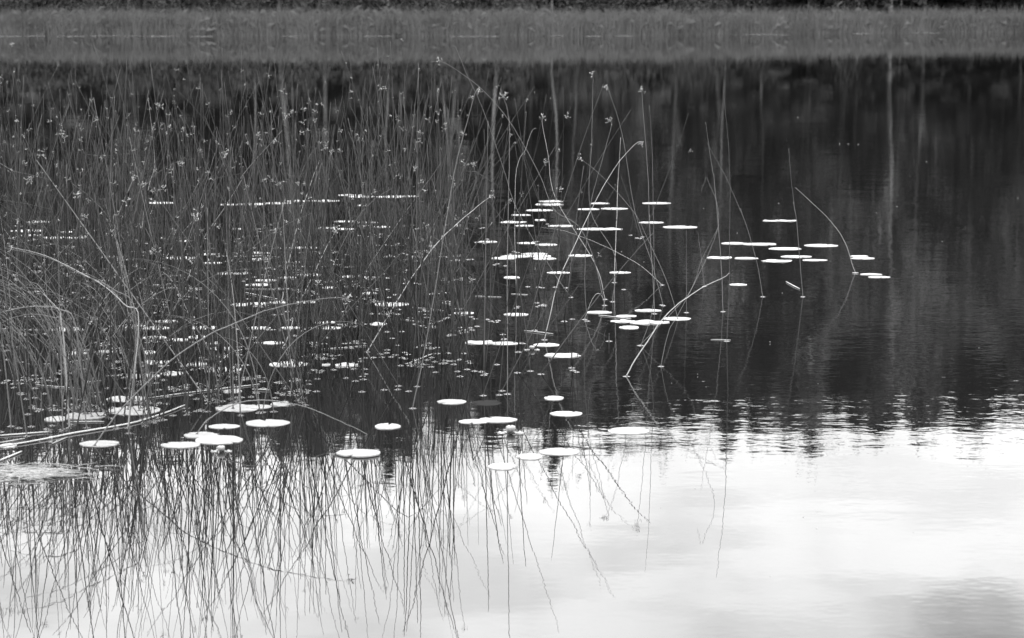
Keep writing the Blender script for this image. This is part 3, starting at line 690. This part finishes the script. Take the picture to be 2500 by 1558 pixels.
for i, (yy, b_, P, th, sgn, kk, px_) in enumerate(stems):
    rad = stem_rad(rs); hd = (rs.uniform(.86, .97), rs.randrange(10)) if (rs.random() < .36 and kk < 0) else None
    if i % 4 == 0 and yy < 10.4 or i < 235:
        pass
    if i < 245:
        if len(P) < 4: continue
        P2 = catmull(P, 2); mt = rs.random(); mat = 'stem' if mt < .93 else 'stem_mid'
        zone = 'far left' if px_ < 300 else 'left' if px_ < 600 else 'mid-left' if px_ < 900 else 'centre' if px_ < 1200 else 'right'
        pose = 'folded' if kk > 0 else ('upright' if th < .13 else ('right-leaning' if sgn > 0 else 'left-leaning'))
        hd_t = 'rush with seed head' if hd else 'headless rush'
        tone = {'stem': 'grey', 'stem_pale': 'pale dry', 'stem_mid': 'light grey'}[mat]
        gk = '%s %s %s' % (tone, pose, hd_t)
        o_ = rush('rush', P2, rad, M[mat], hd, gk, 'rush', gk + ' at the front %s' % zone, rs.uniform(.5, .9))
        RL.setdefault((gk, zone), []).append(o_)
    else:
        n = len(P)
        if n < 3: continue
        tube(stuff, P, [rad*(1-.58*(j/(n-1))**1.6) for j in range(n)], 4)
        meniscus(b_, rad)
        if hd:
            j = min(n-2, max(1, int(hd[0]*n))); f_ = hd[0]*n - int(hd[0]*n)
            hsc = rs.uniform(.4, .85); p = P[j].lerp(P[min(j+1, n-1)], f_); t_ = (P[j+1]-P[j-1]).normalized()
            q_ = t_.to_track_quat('Z', 'Y').to_matrix().to_4x4(); mt_ = Matrix.Translation(p) @ q_ @ Matrix.Rotation(rs.uniform(0, 6), 4, 'Z') @ Matrix.Scale(hsc, 4)
            hm = HEADS_MB[hd[1]]; stuff.add([mt_ @ v_ for v_ in hm.v], hm.f, 1)
o = obj('rush_stand', stuff.mesh('rush_stand', [M['stem'], M['seed']])); tag(o, 'dense stand of thin rush stems behind the front stems', 'rushes', None, 'stuff')

# sedge tuft at the left: arching leaves
rg = random.Random(9)
def leafblade(b_, az, H, th, bend, w_):
    P = [b_.copy()]; p = b_.copy(); d = Vector((math.cos(az), math.sin(az)*.6, 0)); n = 14
    for i in range(n):
        a = th + bend*((i+1)/n)**1.5
        p = p + (d*math.sin(a) + Vector((0, 0, math.cos(a))))*H/n; P.append(p.copy())
        if p.z < .01: break
    mb = MB(); k_ = len(P); tube(mb, P, [w_*(1-.9*(i/(k_-1))**1.5) for i in range(k_)], 4, 0, .35); return mb
for (gx, gy, n, nm) in [(185,1000,44,'tuft of arching sedge leaves at the lower left edge of the stand'),(330,985,26,'smaller sedge tuft right of the lower left tuft'),(90,930,30,'sedge tuft against the left edge of the picture'),(620,1000,7,'thin sedge tuft between the lower left pads')]:
    c = ground(gx, gy); e = empty('sedge_tuft', (c.x, c.y, 0))
    for i in range(n):
        az = math.pi + rg.gauss(0, .9) if rg.random() < .75 else rg.gauss(0, .6)
        b_ = Vector((rg.gauss(0, .07), rg.gauss(0, .07), -.02))
        mb = leafblade(b_, az, rg.uniform(.45, .95), abs(rg.gauss(.08, .1)), rg.uniform(.6, 2.0), rg.uniform(.0015, .003))
        obj('leaf', mb.mesh('leaf', M['sedge']), e); meniscus(Vector((c.x+b_.x, c.y+b_.y, 0)), .003)
    tag(e, nm, 'sedge')

# floating dead stems lying on the water
FL = [([('h',0,1180),('h',400,1110),('h',700,1050),('h',1200,965),('h',1500,875),('h',1720,790)],4.5,'longest floating stalk, pale and thick, at the lower left'),
 ([('h',0,1305),('h',200,1222)],4.0,'short pale floating stalk at the left edge, nearest the camera'),
 ([('h',0,1075),('h',450,1040)],3.5,'pale floating stalk just above the longest one'),
 ([('h',0,1140),('h',230,1102)],3.0,'short floating stalk between two longer ones at the left edge'),
 ([('h',1370,728),('h',1850,665),('h',2395,600)],3.0,'long thin stalk lying among the left front pads'),
 ([('h',640,945),('h',960,945)],2.5,'flat pale stalk under the broad left pads'),
 ([('h',480,1150),('h',620,1090)],3.0,'short stalk crossing under the longest floating stalk'),
 ([('h',330,605),('h',740,640)],2.5,'pale stalk floating in the left sedge tuft'),
 ([('h',750,590),('h',940,565)],2.2,'small pale stalk right of the left sedge tuft'),
 ([('h',2030,400),('h',2130,310),('h',2230,285)],4.0,'bright bent leaf standing on the water beside the left pads'),
 ([('i',700,277),('i',1120,245)],2.4,'long pale stalk floating in the middle rushes'),
 ([('i',1500,410),('i',1720,362)],3.4,'bright pale stick tilted up in the middle rushes'),
 ([('e',0,1040),('e',290,1100)],3.6,'pale stalk floating under the bright pad cluster'),
 ([('e',0,1005),('e',320,1007)],2.0,'very thin white stalk along the bright pad cluster'),
 ([('e',480,670),('e',680,660)],2.0,'thin white stalk behind the two-pad row'),
 ([('e',1520,1173),('e',1810,1200)],2.0,'thin white stalk right of the wide mid pad'),
 ([('e',1430,1283),('e',1640,1312)],2.0,'thin white stalk nearer, among the mid stems'),
 ([('f',0,1070),('f',240,1080)],2.0,'thin white stalk at the start of the thin rushes'),
 ([('f',332,1050),('f',485,1058)],2.0,'short white stalk above the lone pad in thin rushes'),
 ([('j',455,105),('j',720,135)],3.2,'bright floating stick below the thin rushes'),
 ([('j',2175,187),('j',2360,192)],2.2,'thin floating stick crossing the tall dark open-water stem'),
 ([('d',1370,966),('d',1560,970)],2.4,'white stalk floating in the dense left rushes, left end'),
 ([('d',1480,993),('d',1905,997)],2.0,'long broken white stalk in the dense left rushes'),
 ([('f',1140,1248),('f',1300,1265),('f',1440,1285)],2.6,'pale stick leading into the pad raft'),
 ([('g',980,940),('g',1045,975),('g',1105,1005)],4.0,'curled pale leaf scrap beside the open-water stem'),
 ([('g',1590,857),('g',1648,858)],3.5,'tiny scrap floating at the foot of the arched stem'),
 ([('i',100,543),('i',180,545)],3.0,'small scrap left of the mid stems'),
 ([('i',50,648),('i',220,655)],3.4,'pale scrap above the low dark arch'),]
for segs, rad, label in FL:
    r_ = rad*.00078; P = []
    for (k_, x, y) in segs:
        px_, py_ = zc_(k_, x, y); P.append(ground(px_, py_, r_*.7) + Vector((0, 0, r_*.7)))
    if 'tilted' in label: P[-1].z += .02
    P = catmull(P, 5) if len(P) > 2 else [P[0].lerp(P[1], i/6) for i in range(7)]
    P = [p + Vector((0, rg.gauss(0, .0015), 0)) for p in P]; c = P[len(P)//2].copy(); c.z = 0
    mb = MB(); tube(mb, [p-c for p in P], [r_*(.7+.3*math.sin(math.pi*i/(len(P)-1))) for i in range(len(P))], 6)
    o = obj('floating_stalk', mb.mesh('floating_stalk', M['stem_pale']), None, c); tag(o, label, 'dead stalk', 'dead stalks floating on the water')

# floating mat of cut grass, lower left
c = ground(62, 1158); mb = MB()
for i in range(420):
    a = Vector((rg.gauss(0, .085), rg.gauss(0, .055), rg.uniform(.001, .008))); d = Vector((math.cos(rg.gauss(0, .5)), rg.gauss(0, .5), rg.gauss(0, .06))).normalized()*rg.uniform(.015, .06)
    tube(mb, [a-d, a+Vector((0, 0, .003)), a+d], [.0012, .0014, .0006], 3)
o = obj('floating_grass_mat', mb.mesh('floating_grass_mat', M['mat']), None, (c.x, c.y, 0)); tag(o, 'pale mat of floating grass bits at the lower left edge', 'floating grass', None, 'stuff')

# dry twiggy sprig in the middle rushes
c = ground(*zc_('e', 1700, 1050)); e = empty('dry_sprig', (c.x, c.y, 0)); mb = MB(); top = at_y(*zc_('e', 1700, 430), c.y) - c
tube(mb, [Vector((0, 0, -.02)), top*.5+Vector((.01, 0, 0)), top], [.0016, .0013, .0006], 5); obj('stem', mb.mesh('stem', M['stem_mid']), e)
mb = MB()
for i in range(34):
    f = rg.uniform(.38, 1.0); a = rg.uniform(0, 6.28); l = rg.uniform(.02, .06); d = Vector((math.cos(a), math.sin(a), 1.3)).normalized()
    p = top*f; tube(mb, [p, p+d*l*.6, p+d*l+Vector((0, 0, .012))], [.0008, .0009, .0004], 3)
obj('twigs', mb.mesh('twigs', M['stem_pale']), e); tag(e, 'bushy dry sprig with pale twigs in the middle rushes', 'dry plant')

# tiny floating seeds
SEEDS = [(1104,225),(1305,226),(2050,352),(2071,352),(2095,353),(2262,395),(1901,497),(1718,509),(2485,484),(1948,287),(2390,850),(1703,914),(1703,921),(1640,936),(1724,945),(1997,937),(1880,835),(1880,841),(1517,615),(1572,640),(1800,570),(1910,716),(1037,340),(2300,590),(2190,505),(2140,520),(1420,470),(1502,452),(1994,1250),(1961,1263),(1994,1291),(1697,1193),(1880,1408),(1612,1240),(2230,1300)]
sm = MB(); spikelet(sm, Vector((0, 0, .003)), Vector((1, 0, .1)), .016, .004); sme = sm.mesh('floating_seed', M['bud'])
for (x, y) in SEEDS:
    c = ground(x, y); o = obj('floating_seed', sme, None, c); s = .45*c.y/10; s = min(s, 1.6); o.scale = (s,)*3; o.rotation_euler = (0, 0, rg.uniform(0, 3))
    tag(o, 'tiny pale seed speck floating on the dark open water', 'seed', 'seed specks on the open water')

o = obj('water_rings', MEN.mesh('water_rings', M['meniscus'])); tag(o, 'raised rims of water clinging round the rush stems', 'water', None, 'structure')

# ------------------------------------------------------------------ one label each, counted from the left
def ordinal(n):
    ones = ['', 'first', 'second', 'third', 'fourth', 'fifth', 'sixth', 'seventh', 'eighth', 'ninth', 'tenth', 'eleventh', 'twelfth', 'thirteenth', 'fourteenth', 'fifteenth', 'sixteenth', 'seventeenth', 'eighteenth', 'nineteenth']
    if n < 20: return ones[n]
    t, u = divmod(n, 10)
    return ['', '', 'twentieth', 'thirtieth', 'fortieth', 'fiftieth', 'sixtieth', 'seventieth', 'eightieth', 'ninetieth'][t] if u == 0 else ['', '', 'twenty', 'thirty', 'forty', 'fifty', 'sixty', 'seventy', 'eighty', 'ninety'][t] + '-' + ones[u]
def count_left(objs, fmt):
    objs = sorted(objs, key=lambda q: q.location.x/q.location.y)
    for i, q in enumerate(objs): q['label'] = fmt.replace('#', ('%s from the left' % ordinal(i+1)) if len(objs) > 1 else 'the only one')
for (gk, zone), lst in RL.items(): count_left(lst, gk + ', # at the front %s' % zone)
by = {}
for q in COL.objects:
    if q.parent is None and q.get('group') and q.get('category') in ('spruce tree', 'bush', 'seed', 'birch tree') and not q['group'].startswith('pale birches'):
        by.setdefault(q['group'], []).append(q)
for g_, lst in by.items(): count_left(lst, lst[0]['label'] + ', #')

for q in COL.objects:
    if q.parent is None and q.get('label') and len(q['label'].replace('-', ' ').split()) > 16: print('LONG', q.name, '|', q['label'])
